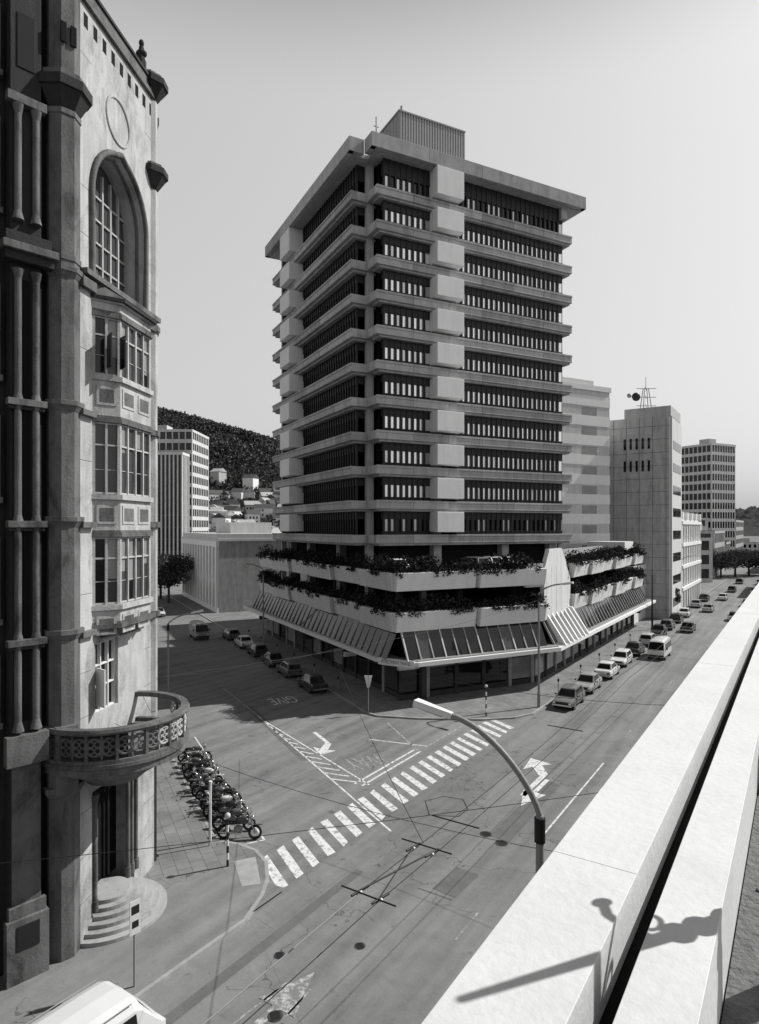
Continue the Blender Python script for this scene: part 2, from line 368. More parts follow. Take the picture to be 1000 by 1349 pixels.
pd.prism(offs(pod,-5),6.95,10.35,darkin); pd.prism(offs(pod,-.9),0.13,3.5,darkin)
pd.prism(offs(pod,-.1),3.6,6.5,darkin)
pd.obj('podium_decks',E)
cn=MB(); cp=offs(pod,2.2)
cc=[xy(PF_.p(-1.6,1.4)),xy(PF_.p(.6,-2.1)),]+cp[1:3]+[cp[3],cp[4]]
cn.prism(cc,3.5,3.85,white); cn.prism(offs(cc,-.3),3.852,3.95,metalg)
cn.obj('canopy',E)
pt=MB(); gz=MB(); shp=MB(); pier=MB()
edges=[(PC,PR,1),(PR,PW,1),(PL,PC,1)]
fol=MB()
for ei,(p0,p1,_) in enumerate(edges):
    l=math.hypot(p1[0]-p0[0],p1[1]-p0[1]); f=F(p0[0],p0[1],p1[0]-p0[0],p1[1]-p0[1])
    st=0 if ei!=1 else 9.5
    n=max(1,round((l-st)/6.2)); seg=(l-st)/n
    for lv,(z0,z1) in enumerate(((9.6,11.15),(6.15,7.8))):
        for i in range(n):
            u0=st+i*seg+(.0 if i==0 else .12); u1=st+(i+1)*seg-(.0 if i==n-1 else .12)
            if i==0 and ei==0:u0=-.55
            if i==n-1 and ei==2:u1=l-.12
            jog=.0 if (i%2==0) else .35
            bt=[f.p(u0,-.35-jog,z0),f.p(u1,-.35-jog,z0),f.p(u1,.6,z0),f.p(u0,.6,z0)]
            tp=[f.p(u0,-.6-jog,z1),f.p(u1,-.6-jog,z1),f.p(u1,.6,z1),f.p(u0,.6,z1)]
            pt.hexa(bt,tp,concl if ei!=0 else blockm)  # front planters take the paler panel tone to paint in sunlight
            uu=u0+.2
            while uu<u1-.1:
                k=R.random(); big=noise.noise(Vector((uu*.3,lv*7,ei*5)))
                r=R.uniform(.5,1.0)*(1.3 if big>0 else .8); c=f.p(uu,.15-jog+R.uniform(-.15,.2),z1+r*.45)
                fol.leaves(c,r,r*.7,r*.8,int(170*r),.15)
                if k<.38: fol.leaves(f.p(uu,-.66-jog,z1-.05-.2*max(0,big)),.5,.18,R.uniform(.2,.5),50,.12)
                uu+=R.uniform(.35,.7)
    u=1.0
    while u<l: pier.box(f,u,u+.5,2.2,2.7,.13,10.4,concd); u+=6.4
    u=0; 
    while u<l-.3:
        w_=min(1.25,l-u)
        A=f.p(u,-.2,6.3);B=f.p(u+w_,-.2,6.3);C=f.p(u+w_,-1.35,3.9);D=f.p(u,-1.35,3.9)
        gz.quad(A,B,C,D,R.choice([gdark,gdark,gmid]))
        gz.hexa([f.p(u-.06,-.22,6.3),f.p(u+.06,-.22,6.3),f.p(u+.06,-.02,6.3),f.p(u-.06,-.02,6.3)],[f.p(u-.06,-1.5,3.9),f.p(u+.06,-1.5,3.9),f.p(u+.06,-1.3,3.9),f.p(u-.06,-1.3,3.9)],concB if ei!=0 or int(u/1.25)%3 else concl)
        u+=1.25
    u=0.2
    while u<l-1:
        w_=min(3,l-u-.4)
        shp.box(f,u,u+w_-.35,.55,.9,.7,2.7,R.choice([gdark,gmid,gcur,gdark])); shp.box(f,u,u+w_-.35,.5,.9,.13,.6,concd); shp.box(f,u+w_-.35,u+w_,.4,.9,.13,3.5,concB if R.random()<.5 else concd)
        shp.box(f,u,u+w_-.35,.48,.9,2.72,3.3,R.choice([white,concd,metalg,concd])); u+=3
    u=4
    while u<l-2:
        if R.random()<.6: shp.box(f,u,u+.12,-1.7,-.4,2.75,3.2,R.choice([white,concd]))
        u+=R.uniform(4,7)
pt.obj('planter_boxes',E,.03); gz.obj('sloped_glazing',E); shp.obj('shopfronts',E); pier.obj('deck_columns',E)
fol.obj('planter_shrubs')
sw=MB(); WF=F(PR[0],PR[1],.5485,.836)
sw.wall(WF,[(-.3,6.2),(6.5,6.2),(6.5,11.4),(5,12.9),(1.2,12.9),(-.3,11.0)],-.5,-.1,concl)
sw.wall(WF,[(6.8,5.2),(9.3,5.2),(9.3,9.6),(6.8,12.0)],-.1,.3,concl)
for k in range(4): sw.box(WF,.3+k*1.5,.33+k*1.5,-.504,-.5,6.3,11.2,concd)
sw.box(WF,-.25,6.45,-.504,-.5,9.3,9.34,concd)
sw.box(F(PR[0],PR[1],*Td),-2.2,-.1,-.55,-.2,9.4,11.6,concl)
for i in range(7):
    u=.6+i*1.3; sw.hexa([WF.p(u,-.5,6.6),WF.p(u+.3,-.5,6.6),WF.p(u+.3,-.1,6.6),WF.p(u,-.1,6.6)],[WF.p(u,-2.3,3.9),WF.p(u+.3,-2.3,3.9),WF.p(u+.3,-1.7,3.9),WF.p(u,-1.7,3.9)],white)
f=WF; sw.box(f,38,43.6,.6,6,10.8,12.9,concl); sw.box(f,12,37,3.5,4,10.8,12.3,concB)
sw.obj('stair_walls',E,.02)
sgn=MB(); cf=F(cc[0][0],cc[0][1],cc[1][0]-cc[0][0],cc[1][1]-cc[0][1]); sgn.box(cf,.3,3.8,-.12,-.02,3.35,3.95,white)
vs,fs=text('INVESTMENT TRAVEL',(0,0),(0,1),.3,.4)
sgn.add([cf.p(2.05+x,-.125,3.65+y) for x,y in vs],fs,metald); sgn.obj('shop_sign')
# ---------------------------------------------------------------- vehicles
def quadpt(q,s,t):
    a,b_,c,d=[Vector(x) for x in q]; return (a*(1-s)+b_*s)*(1-t)+(d*(1-s)+c*s)*t
def panel(b,q,s0,s1,t0,t1,m,off=.008):
    a,b_,c,d=[Vector(x) for x in q]; n=(b_-a).cross(d-a).normalized(); ce=(a+b_+c+d)/4
    if n.dot(ce-Vector((0,0,.9)))<0: n=-n
    b.quad(*[quadpt(q,s,t)+n*off for s,t in((s0,t0),(s1,t0),(s1,t1),(s0,t1))],m)
def loft(b,secs,m,smooth=False):
    k=len(secs[0]); vs=[p for s in secs for p in s]; fs=[]
    for i in range(len(secs)-1):
        for j in range(k): fs.append((i*k+j,i*k+(j+1)%k,(i+1)*k+(j+1)%k,(i+1)*k+j))
    fs.append(tuple(range(k))); fs.append(tuple(range((len(secs)-1)*k,len(secs)*k))); b.add(vs,fs,m,smooth)
def wheels(b,xs,yw,r):
    for x in xs:
        for sgn_ in(-1,1):
            y=yw*sgn_
            b.tube((x,y-.1*sgn_,r),(x,y+.012*sgn_,r),r+.06,metald,16)
            b.tube((x,y-.1*sgn_,r),(x,y+.02*sgn_,r),r,rubber,16); b.tube((x,y,r),(x,y+.028*sgn_,r),r*.55,chrome,12)
def car(paint,kind='sedan'):
    b=MB(); f0=F(0,0,1,0)
    st=[(-2.12,.4,.74,.72),(-2.02,.3,.84,.79),(-1.3,.24,.9,.82),(0,.22,.9,.83),(.85,.24,.88,.82),(1.8,.28,.78,.79),(2.08,.36,.7,.75),(2.14,.42,.62,.7)]
    if kind!='sedan': st[0]=(-1.95,.4,.84,.74); st[1]=(-1.88,.3,.9,.8)
    secs=[]
    for x,z0,zt_,w_ in st:
        zm=z0+(zt_-z0)*.55
        secs.append([(x,-w_*.88,z0),(x,-w_,z0+.1),(x,-w_*1.01,zm),(x,-w_*.95,zt_-.03),(x,-w_*.86,zt_),(x,w_*.86,zt_),(x,w_*.95,zt_-.03),(x,w_*1.01,zm),(x,w_,z0+.1),(x,w_*.88,z0)])
    loft(b,secs,paint)
    rb,rt=(-1.45,-.95) if kind=='sedan' else (-1.85,-1.55) 
    fb,ft=.98,.32; wb,wt=.75,.6; zb,zt_=.87,1.37
    B=[(rb,-wb,zb),(fb,-wb,zb),(fb,wb,zb),(rb,wb,zb)]; T=[(rt,-wt,zt_),(ft,-wt,zt_),(ft,wt,zt_),(rt,wt,zt_)]
    T2=[(rt+.12,-wt+.1,zt_+.04),(ft-.12,-wt+.1,zt_+.04),(ft-.12,wt-.1,zt_+.04),(rt+.12,wt-.1,zt_+.04)]
    b.hexa(B,T,paint); b.hexa(T,T2,paint)
    q=[B[0],B[1],T[1],T[0]]; panel(b,q,.1,.47,.12,.88,gdark); panel(b,q,.51,.93,.12,.88,gdark)
    q=[B[3],B[2],T[2],T[3]]; panel(b,q,.1,.47,.12,.88,gdark); panel(b,q,.51,.93,.12,.88,gdark)
    panel(b,[B[1],B[2],T[2],T[1]],.06,.94,.08,.92,gdark); panel(b,[B[0],B[3],T[3],T[0]],.08,.92,.1,.9,gdark)
    rx=-2.18 if kind=='sedan' else -2.0
    b.box(f0,2.1,2.24,-.74,.74,.38,.5,chrome); b.box(f0,rx-.04,rx+.12,-.74,.74,.4,.52,chrome)
    b.box(f0,2.1,2.165,-.5,.5,.52,.64,metald)
    for s_ in(-1,1):
        b.box(f0,2.1,2.17,min(s_*.52,s_*.7),max(s_*.52,s_*.7),.52,.64,white); b.box(f0,rx+.02,rx+.1,min(s_*.5,s_*.7),max(s_*.5,s_*.7),.58,.72,metald)
        b.box(f0,.7,.84,min(s_*.82,s_*.95),max(s_*.82,s_*.95),.9,1.0,metald)
        b.box(f0,-1.9,1.9,min(s_*.833,s_*.845),max(s_*.833,s_*.845),.52,.55,metald)
        for xx in(-.95,-.1,.85): b.box(f0,xx,xx+.015,min(s_*.8,s_*.842),max(s_*.8,s_*.842),.35,.86,metald)
    for xx in(.98,): b.box(f0,xx,xx+.02,-.7,.7,.86,.887,metald)
    wheels(b,(-1.28,1.3),.79,.3); return b.mesh('car_mesh')
def van(paint):
    b=MB(); f0=F(0,0,1,0)
    def sec(x,top,w_,z0=.3):
        k=(top-.95)/.95
        h=[(w_*.95,z0),(w_,z0+.12),(w_,.95),(w_-.09*k,.95+.72*k),(w_-.17*k,.95+.86*k),(w_-.36*k-.02,.95+.94*k),(0.0,.95+.98*k)]
        return [(x,-y,z) for y,z in h]+[(x,y,z) for y,z in h[::-1][1:]]
    secs=[sec(-2.2,1.5,.76,.4),sec(-2.15,1.78,.81),sec(-2.0,1.88,.84),sec(-1,1.9,.85),sec(.6,1.9,.85),sec(1.25,1.87,.84),sec(1.42,1.78,.83),sec(1.98,1.0,.8),sec(2.1,.96,.77,.4)]
    loft(b,secs,paint)
    for s_ in(-1,1):
        for x0,x1 in((-1.9,-1.05),(-.95,-.1),(0,.7),(.8,1.3)):
            b.quad((x0,s_*.852,1.02),(x1,s_*.852,1.02),(x1-.03,s_*.782,1.6),(x0+.03,s_*.782,1.6),gdark)
        b.box(f0,2.06,2.14,min(s_*.5,s_*.72),max(s_*.5,s_*.72),.62,.78,white)
        b.box(f0,-2.22,-2.16,min(s_*.62,s_*.75),max(s_*.62,s_*.75),.6,.95,metald)
        b.box(f0,1.3,1.42,min(s_*.86,s_*1.02),max(s_*.86,s_*1.02),1.05,1.25,metald)
        b.path([(-2.0,s_*.7,1.84),(-1,s_*.7,1.86),(1.2,s_*.7,1.84)],.014,metalg,5)
    panel(b,[(1.99,-.76,1.02),(1.99,.76,1.02),(1.44,.68,1.74),(1.44,-.68,1.74)],.02,.98,.03,.95,gdark,.03)
    b.quad((-2.2,-.62,1.05),(-2.2,.62,1.05),(-2.19,.58,1.5),(-2.19,-.58,1.5),gdark)
    b.box(f0,2.08,2.2,-.76,.76,.4,.54,metald); b.box(f0,-2.28,-2.16,-.76,.76,.4,.54,metald)
    wheels(b,(-1.35,1.35),.8,.31); return b.mesh('van_mesh')
CM=[car(p,k) for p,k in((P[0],'sedan'),(P[1],'sedan'),(P[2],'sedan'),(P[3],'hatch'),(P[4],'hatch'),(P[2],'hatch'),(P[0],'hatch'))]
VM=[van(P[0]),van(P[1])]
def put(name,me,x,y,ang,z=.012,sc=1,tilt=0):
    o=bpy.data.objects.new(name,me); o.location=(x,y,z); o.rotation_euler=(tilt,0,ang); o.scale=(sc,)*3; scene.collection.objects.link(o); return o
aS=math.atan2(.836,.5485); aL=math.atan2(.8915,-.453)
for i,(q,t) in enumerate([(-16.4,54.3),(-16.5,60.3),(-16.4,67),(-16.5,73.6),(-16.5,80.5),(-16.4,88),(-16.5,96),(-16.5,103),(-16.5,111),(-16.4,119),(-16.5,134),(-16.5,146)]):
    x,y,_=S(q,t); put('parked_car',CM[(3,1,0,6,2,4,2,3,5,0,1,2)[i]],x,y,aS+(math.pi if i in(0,1,3,6) else 0)+R.uniform(-.04,.04),sc=1.04)
x,y,_=S(-13.7,80); put('white_van',VM[0],x,y,aS+math.pi,sc=1.12)
for i,(q,t) in enumerate([(-13.6,102),(-13.8,128),(-9,118),(-13.5,150),(-8.5,140),(-13.4,170),(-8.8,168),(-9,195),(-5.8,104),(-5.8,112),(-5.8,128),(-5.7,136),(-13.7,196)]):
    x,y,_=S(q,t); put('car',CM[(2,1,3,0,5,2,4,1,3,0,2,1,5)[i]],x,y,aS+(0 if q<-12 else math.pi))
x,y,_=S(-15.9,9.4); put('white_van',VM[0],x,y,aS,sc=1.17)
for i,v in enumerate((8,14.5,20,26,32,38.5)):
    x,y,_=LF.p(-1.15,v); put('parked_car',CM[(2,3,2,5,0,3)[i]],x,y,aL+R.uniform(-.03,.03))
for i,v in enumerate((19,48)):
    x,y,_=LF.p(-14.4,v); put('parked_car',CM[(3,2)[i]],x,y,aL+math.pi)
x,y,_=LF.p(-4.9,41); put('white_van',VM[1],x,y,aL+math.pi,sc=1.12)
x,y,_=LF.p(-6.6,66); put('car',CM[0],x,y,aL+math.pi)
for a,v,k in((9.6,2.9,3),(11.6,3,1),(13.4,2.8,2),(1.2,3.2,0)):
    x,y,_=PF_.p(a,v); put('parked_car',CM[k],x,y,aL,z=10.81)
def moto(paint):
    b=MB(); q=Matrix.Rotation(math.pi/2,3,'X').to_quaternion()
    for x in(-.68,.68):
        b.torus((x,0,.3),q,.25,.055,rubber,18,6); b.tube((x,-.05,.3),(x,.05,.3),.07,chrome,8)
        for k in range(6):
            a=k*math.pi/3; b.tube((x,0,.3),(x+.24*math.cos(a),0,.3+.24*math.sin(a)),.008,chrome,4)
    b.ell((.1,0,.78),.3,.14,.14,paint); b.ell((-.32,0,.76),.36,.13,.07,rubber); b.ell((-.05,0,.42),.2,.16,.17,metalg)
    b.ell((-.62,0,.66),.2,.09,.07,paint)
    for s in(-.08,.08):
        b.tube((.68,s,.3),(.42,s,.95),.025,chrome,6); b.tube((-.68,s,.3),(-.45,s,.7),.025,metald,6)
        b.tube((.1,s*1.6,.28),(-.85,s*1.9,.32),.035,chrome,6)
    b.tube((.42,-.35,1.02),(.42,.35,1.02),.018,metald,6); b.tube((.4,0,.75),(-.1,0,.3),.03,metald,6); b.tube((.3,0,.7),(-.5,0,.62),.03,metald,6)
    b.ell((.56,0,.9),.08,.1,.1,chrome); b.box(F(.68,0,1,0),-.28,.28,-.06,.06,.6,.62,paint)
    for s in(-.3,.3): b.tube((.42,s,1.02),(.38,s*1.2,1.2),.008,metald,4); b.ell((.38,s*1.2,1.22),.015,.06,.04,chrome,8,5)
    return b.mesh('motorcycle_mesh')
MM=[moto(P[2]),moto(P[3]),moto(P[0])]
v=-17.4; i=0
while v<-5.5:
    x,y,_=LF.p(-14.65+R.uniform(-.12,.12),v)
    a=math.atan2(.453,.8915)+R.uniform(-.25,.25)-.5+(math.pi if R.random()<.4 else 0)
    put('motorcycle',MM[(0,1,0,2,0,1)[i%6]],x,y,a,z=.02,sc=1.12,tilt=.16*R.choice((1,-1))); v+=R.uniform(.62,1.15); i+=1
# ---------------------------------------------------------------- street furniture
def lamp(x,y,h,dx,dy,reach,rise,name='street_lamp',r=.1):
    b=MB(); l=math.hypot(dx,dy); dx/=l;dy/=l
    b.tube((x,y,0),(x,y,1.2),r*1.35,metalg,12); b.tube((x,y,1.2),(x,y,h-rise),r,metalg,12,r*.75)
    pts=[(x,y,h-rise)]
    for k in range(1,15):
        s=k/14; e=1-(1-s)**1.7
        u=reach*(s**1.25); z=h-rise+rise*e; pts.append((x+dx*u,y+dy*u,z))
    b.path(pts,r*.6,metalg,10)
    ex,ey,ez=pts[-1]; f=F(ex,ey,dx,dy)
    b.hexa([f.p(-.1,-.1,ez-.07),f.p(.95,-.15,ez+.1),f.p(.95,.15,ez+.1),f.p(-.1,.1,ez-.07)],[f.p(-.1,-.07,ez+.07),f.p(.92,-.12,ez+.26),f.p(.92,.12,ez+.26),f.p(-.1,.07,ez+.07)],white)
    b.hexa([f.p(.15,-.09,ez-.06),f.p(.85,-.09,ez+.05),f.p(.85,.09,ez+.05),f.p(.15,.09,ez-.06)],[f.p(.15,-.09,ez-.02),f.p(.85,-.09,ez+.09),f.p(.85,.09,ez+.09),f.p(.15,.09,ez-.02)],metalg)
    b.tube((x,y,h-rise-.05),(x,y,h-rise-.6),r*1.05,metald,12)
    return b.obj(name,None,.008)
lamp(3.62,14.5,10.4,-.836,.5485,2.3,1.9,r=.12)
lamp(-18,54.7,7.6,.8915,.453,2.0,.8)
lamp(13.2,53.2,10.4,.836,-.5485,1.9,.9)
lamp(-14,77.4,10.7,-.8915,-.453,2.2,.8)
x,y,_=S(-18,125);lamp(x,y,10,.836,-.5485,2,1)
def signpost(x,y,h,w_,hh,ang,name='traffic_sign',m=white,shape=0):
    b=MB(); b.tube((x,y,.1),(x,y,h),.035,metalg,8); f=F(x,y,math.cos(ang),math.sin(ang))
    if shape: b.hexa([f.p(-.1,-.03,h-hh),f.p(.1,-.03,h-hh),f.p(.1,.03,h-hh),f.p(-.1,.03,h-hh)],[f.p(-w_/2,-.03,h),f.p(w_/2,-.03,h),f.p(w_/2,.03,h),f.p(-w_/2,.03,h)],m)
    else:
        b.box(f,-w_/2,w_/2,-.06,-.035,h-hh,h,m)
        b.box(f,-w_*.36,w_*.36,-.066,-.061,h-hh*.4,h-hh*.15,metald); b.box(f,-w_*.3,w_*.3,-.066,-.061,h-hh*.8,h-hh*.6,metald)
    b.obj(name)
signpost(-.9,51.6,3.1,.65,.95,0,'give_way_sign',white,1)
signpost(-7.94,20.8,2.95,.38,1.1,.9,'bus_stop_sign',concl)
signpost(-7.95,30.0,2.6,.3,.4,-.9,'parking_sign')
def banded(x,y,h,name='crossing_post'):
    b=MB(); n=7
    for i in range(n): b.tube((x,y,.12+(h-.12)*i/n),(x,y,.12+(h-.12)*(i+1)/n),.055,white if i%2 else metald,10)
    b.ell((x,y,h+.1),.13,.13,.13,cream); b.obj(name)
banded(-6.67,28.2,2.25); banded(8.4,50.6,2.4); 
b=MB(); b.tube((-8.0,30.4,.1),(-8.0,30.4,2.9),.05,white,10); b.tube((-8.0,30.4,2.9),(-8.0,30.4,3.0),.08,white,10); b.obj('parking_post')
for v in(6,12,18,24,30,36):
    x,y,_=LF.p(.6,v); b=MB(); b.tube((x,y,.13),(x,y,1.15),.035,metalg,8); b.ell((x,y,1.3),.1,.08,.17,metald); b.obj('parking_meter')
for t in(57,64,71,78,86):
    x,y,_=S(-18.2,t); b=MB(); b.tube((x,y,.13),(x,y,1.15),.035,metalg,8); b.ell((x,y,1.3),.1,.08,.17,metald); b.obj('parking_meter')
def pole(x,y,h,name='trolley_pole',r=.12):
    b=MB(); b.tube((x,y,0),(x,y,2.5),r*1.2,metald,12); b.tube((x,y,2.5),(x,y,h),r,metald,12,r*.7); b.ell((x,y,h),.12,.12,.12,metald); b.obj(name)
for q,t in((-18.1,100),(-18.1,128)): 
    x,y,_=S(q,t); pole(x,y,8)
b=MB(); W=.012
def sag(p0,p1,s=.25,r=W,n=10,m=metald):
    p0=Vector(p0);p1=Vector(p1); pts=[]
    for i in range(n+1):
        k=i/n; p=p0.lerp(p1,k); p.z-=4*s*k*(1-k); pts.append(p)
    b.path(pts,r,m,5)
for q in(-8.5,-9.1): sag(S(q,-12,6.1),S(q,13,6),.1,m=metalg if q<-9 else metald); sag(S(q,13,6),S(q,40,6.1),.2); sag(S(q,40,6.1),S(q,90,6.1),.4,.014)
sag(S(-22,-2,8.5),S(-1.3,18,9),.35,.007)
sag(S(-22,15,7.5),S(-4.2,15.8,7),.5,.008); sag(S(-22,29,8),S(-1.4,29,8),.8,.01)
sag((-9.3,27.6,8.6),(13.2,53.2,9),.6,.011); sag((-9.8,28.2,8.4),(.2,52.2,6.4),.5,.01)
sag(S(-9,16,6),(-3,44,6.1),.3,.011)
for q,t in((-9.1,13),(-8.5,13),(-9.1,15.6),(-8.5,15.6)):
    b.tube(S(q-.05,t-.3,6.03),S(q+.05,t+.3,6.03),.032,metald,6)
for t in(12.9,15.8,17.6,28.5): b.tube(S(-9.6,t,6.05),S(-8.0,t,6.05),.02,metald,6)
b.tube(S(-9.1,13,6.05),S(-8.5,15.6,6.05),.022,metald,6); b.tube(S(-8.5,12.9,6.05),S(-9.1,15.6,6.05),.02,metald,6)
for q in(-9.1,-8.5): b.ell(S(q,13,6.0),.06,.06,.05,white,8,6); b.ell(S(q,15.6,6.0),.06,.06,.05,white,8,6)
b.obj('overhead_trolley_wires')
# ---------------------------------------------------------------- gothic building
GE=empty('gothic_stone_building',-14,26)
Bp=(-10.6,22.7); LG=5.65
G1=F(Bp[0],Bp[1],.687,.7266); G2=F(Bp[0],Bp[1],.117,.993)
Cp=xy(G2.p(LG,0))
D_=(Cp[0]+Ld[0]*26,Cp[1]+Ld[1]*26)
A_=xy(G1.p(-14,0))
foot=[A_,Bp,Cp,D_,(D_[0]-22,D_[1]-11),(A_[0]-20,A_[1]+10)]
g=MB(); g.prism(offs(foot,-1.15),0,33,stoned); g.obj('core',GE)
g=MB()
DEP=1.1
Rr=2.216; th1=1.691; left=[]
for k in range(11):
    th=math.pi+(th1-math.pi)*k/10; left.append((.8+Rr+Rr*math.cos(th),27.3+Rr*math.sin(th)))
mid=2.75; left[-1]=(mid,29.6)
right=[(2*mid-u,z) for u,z in left[::-1][1:]]
arch=left+right
g.wall(G2,[(0,23.9),(.8,23.9)]+arch+[(4.7,23.9),(LG,23.9),(LG,33.75),(0,33.75)],0,DEP,stonel)
mo=[(.8,24.3)]+arch+[(4.7,24.3)]
c0=(2.75,26.5)
def out_(u,z,d): 
    l=math.hypot(u-c0[0],z-c0[1]); return (u+(u-c0[0])/l*d,z+(z-c0[1])/l*d)
for (u0,z0),(u1,z1) in zip(mo,mo[1:]):
    a0=out_(u0,z0,.12);a1=out_(u1,z1,.12)
    g.tube(G2.p(a0[0],-.05,a0[1]),G2.p(a1[0],-.05,a1[1]),.12,stonem,8); g.tube(G2.p(u0,.3,z0),G2.p(u1,.3,z1),.08,stonem,6)
q=Vector((G2.v[0],G2.v[1],0)).to_track_quat('Z','Y')
g.torus(G2.p(2.6,0,30.95),q,.86,.06,stonel,32,8)
k=.25
while k<5.3: g.box(G2,k,k+.26,-.006,.05,32.95,33.45,darkin); k+=.62
g.box(G2,-.1,LG+.02,-.14,-.001,33.75,33.95,stonem); g.box(G2,-.02,LG,-.05,.9,33.95,34.4,stonem); g.box(G2,-.05,LG+.02,-.12,.95,34.4,34.52,stoned)
g.box(G2,0,.8,0,DEP,0,23.9,stonel); g.box(G2,4.6,LG,0,DEP,0,23.9,stonel)
g.box(G2,.8,4.6,.25,DEP,11.1,23.9,darkin)
g.box(G2,.8,1.0,0,DEP,5.8,11.1,stonel); g.box(G2,2.6,4.6,0,DEP,5.8,11.1,stonel); g.box(G2,1.0,2.6,.002,DEP,5.8,8.1,stonel); g.box(G2,1.0,2.6,.002,DEP,10.7,11.1,stonel)
g.box(G2,.8,4.6,.003,DEP,5.3,5.8,stonel); g.box(G2,3.9,4.6,.002,DEP,0,5.3,stonel)
bp=lambda o:[xy(G2.p(.8-o*.6,.0)),xy(G2.p(1.5-o*.4,-.7-o)),xy(G2.p(3.9+o*.4,-.7-o)),xy(G2.p(4.6+o*.6,.0))]
for z0,z1 in((11.3,12.1),(14.7,16.2),(18.95,20.6),(22.85,23.5)):
    g.prism(bp(0),z0,z1,stonel)
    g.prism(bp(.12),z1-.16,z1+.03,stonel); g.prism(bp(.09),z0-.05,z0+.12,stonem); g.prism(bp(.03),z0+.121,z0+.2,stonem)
pl=[xy(G2.p(1.4,0)),xy(G2.p(1.8,-.2)),xy(G2.p(3.6,-.2)),xy(G2.p(4.0,0))]
g.hexa([(x,y,10.85) for x,y in pl],[(x,y,11.25) for x,y in bp(0)],stonem)
pl=[xy(G2.p(.8,0)),xy(G2.p(1.2,-.15)),xy(G2.p(4.2,-.15)),xy(G2.p(4.6,0))]
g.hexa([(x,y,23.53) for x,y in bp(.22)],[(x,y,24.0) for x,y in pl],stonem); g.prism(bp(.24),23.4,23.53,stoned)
for z,h in((23.55,.35),(19.0,.2),(15.0,.2),(11.1,.2)):
    g.box(G2,-.08,.78,-.2,.0-.001,z,z+h,stonem); g.box(G2,4.62,LG+.05,-.2,-.001,z,z+h,stonem)
g.box(G2,.0,LG+.05,-.3,-.002,24.001,24.2,stonem); g.box(G2,2.7,4.5,-.12,-.001,10.75,10.95,stonem)
for z in(1.6,3.2,4.8,6.6,8.2,9.8,12.6,17.4,21.4,25.5,27.2,31.9): g.box(G2,0.02,.76,-.004,-.001,z,z+.02,stonem); g.box(G2,4.72,LG-.02,-.004,-.001,z,z+.02,stonem)
g.obj('lit_facade',GE,.015)
wg=MB()
b4=bp(0); facets=[]
for i,n in((0,2),(1,4),(2,2)):
    (x0,y0),(x1,y1)=b4[i],b4[i+1]; facets.append((F(x0,y0,x1-x0,y1-y0),math.hypot(x1-x0,y1-y0),n))
for z0,z1 in((20.63,22.83),(16.23,18.92),(12.13,14.67)):
    for fi,(f,l,n) in enumerate(facets):
        for k in range(n+1):
            u=l*k/n; ww=.1 if k in(0,n) else .04
            wg.box(f,max(0,u-ww),min(l,u+ww),.0,.16,z0,z1,stonel)
        for zz in(z0+.05,z0+(z1-z0)*.68,z1-.06): wg.box(f,.01,l-.01,.03,.14,zz-.03,zz+.03,conc)
        for k in range(n):
            ua=l*k/n+.06; ub=l*(k+1)/n-.06
            wg.quad(f.p(ua,.1,z0),f.p(ub,.1,z0),f.p(ub,.1,z1),f.p(ua,.1,z1),R.choice([gdark,gmid,gmid]))
            if R.random()<.45: zc=z1-(z1-z0)*R.uniform(.25,.8); wg.quad(f.p(ua,.095,zc),f.p(ub,.095,zc),f.p(ub,.095,z1),f.p(ua,.095,z1),gcur)
            zz=z0+(z1-z0)*.34; wg.box(f,ua,ub,.07,.09,zz-.012,zz+.012,conc)
    for fi,(f,l,n) in enumerate(facets):
        for k in range(max(1,n//2)):
            ua=l*k/max(1,n//2)+.14; ub=l*(k+1)/max(1,n//2)-.14
            wg.box(f,ua,ub,-.03,-.002,z0-1.1,z0-.4,stonel); wg.box(f,ua+.1,ub-.1,-.034,-.031,z0-1.0,z0-.5,stonem)
fA=facets[0][0]
o_=fA.p(.5,-.03); wg.box(F(o_[0],o_[1],.6,-.8),0,.55,0,.05,20.9,22.1,metald); o_=fA.p(.95,-.05); wg.box(F(o_[0],o_[1],.7,-.7),0,.45,0,.05,20.9,22.1,gdark)
wg.box(G2,1.0,2.6,.25,.3,8.1,10.7,gdark)
for u in(1.0,1.53,2.06,2.54): wg.box(G2,u,u+.06,.12,.26,8.1,10.7,concl)
for z in(8.1,9.0,9.8,10.63): wg.box(G2,1.0,2.6,.14,.26,z,z+.06,concl)
o_=G2.p(1.1,.05); wg.box(F(o_[0],o_[1],.8,-.6),0,.6,0,.05,8.4,9.8,concl); 
wg.box(G2,.8,4.7,.9,.95,24.1,29.4,gmid)
for u in(1.1,1.7,2.3,2.9,3.5,4.1): wg.box(G2,u-.05,u+.05,.8,.9,24.1,29.0,conc)
for z in(24.4,25.3,26.2,27.1,28.0): wg.box(G2,.8,4.7,.82,.899,z-.035,z+.035,conc)
wg.box(G2,.8,3.9,.8,.95,.9,5.3,darkin); wg.box(G2,1.2,2.4,.72,.8,.9,3.6,stonem)
for u in(.9,3.3,3.6,3.95):
    wg.tube(G2.p(u,-.04,1.3),G2.p(u,-.04,4.8),.09,stonem,10); wg.tube(G2.p(u,-.04,.9),G2.p(u,-.04,1.3),.13,stonem,10); wg.tube(G2.p(u,-.04,4.8),G2.p(u,-.04,5.2),.1,stonem,10,.16)
wg.obj('windows_and_door',GE)
def octo(b,f,u,v,r,z0,z1,m,rot=.39,n=8,r1=None):
    c=f.p(u,v); r1=r1 or r
    A=[(c[0]+r*math.cos(rot+2*math.pi*i/n),c[1]+r*math.sin(rot+2*math.pi*i/n),z0) for i in range(n)]
    B=[(c[0]+r1*math.cos(rot+2*math.pi*i/n),c[1]+r1*math.sin(rot+2*math.pi*i/n),z1) for i in range(n)]
    b.hexa(A,B,m)
sh=MB()
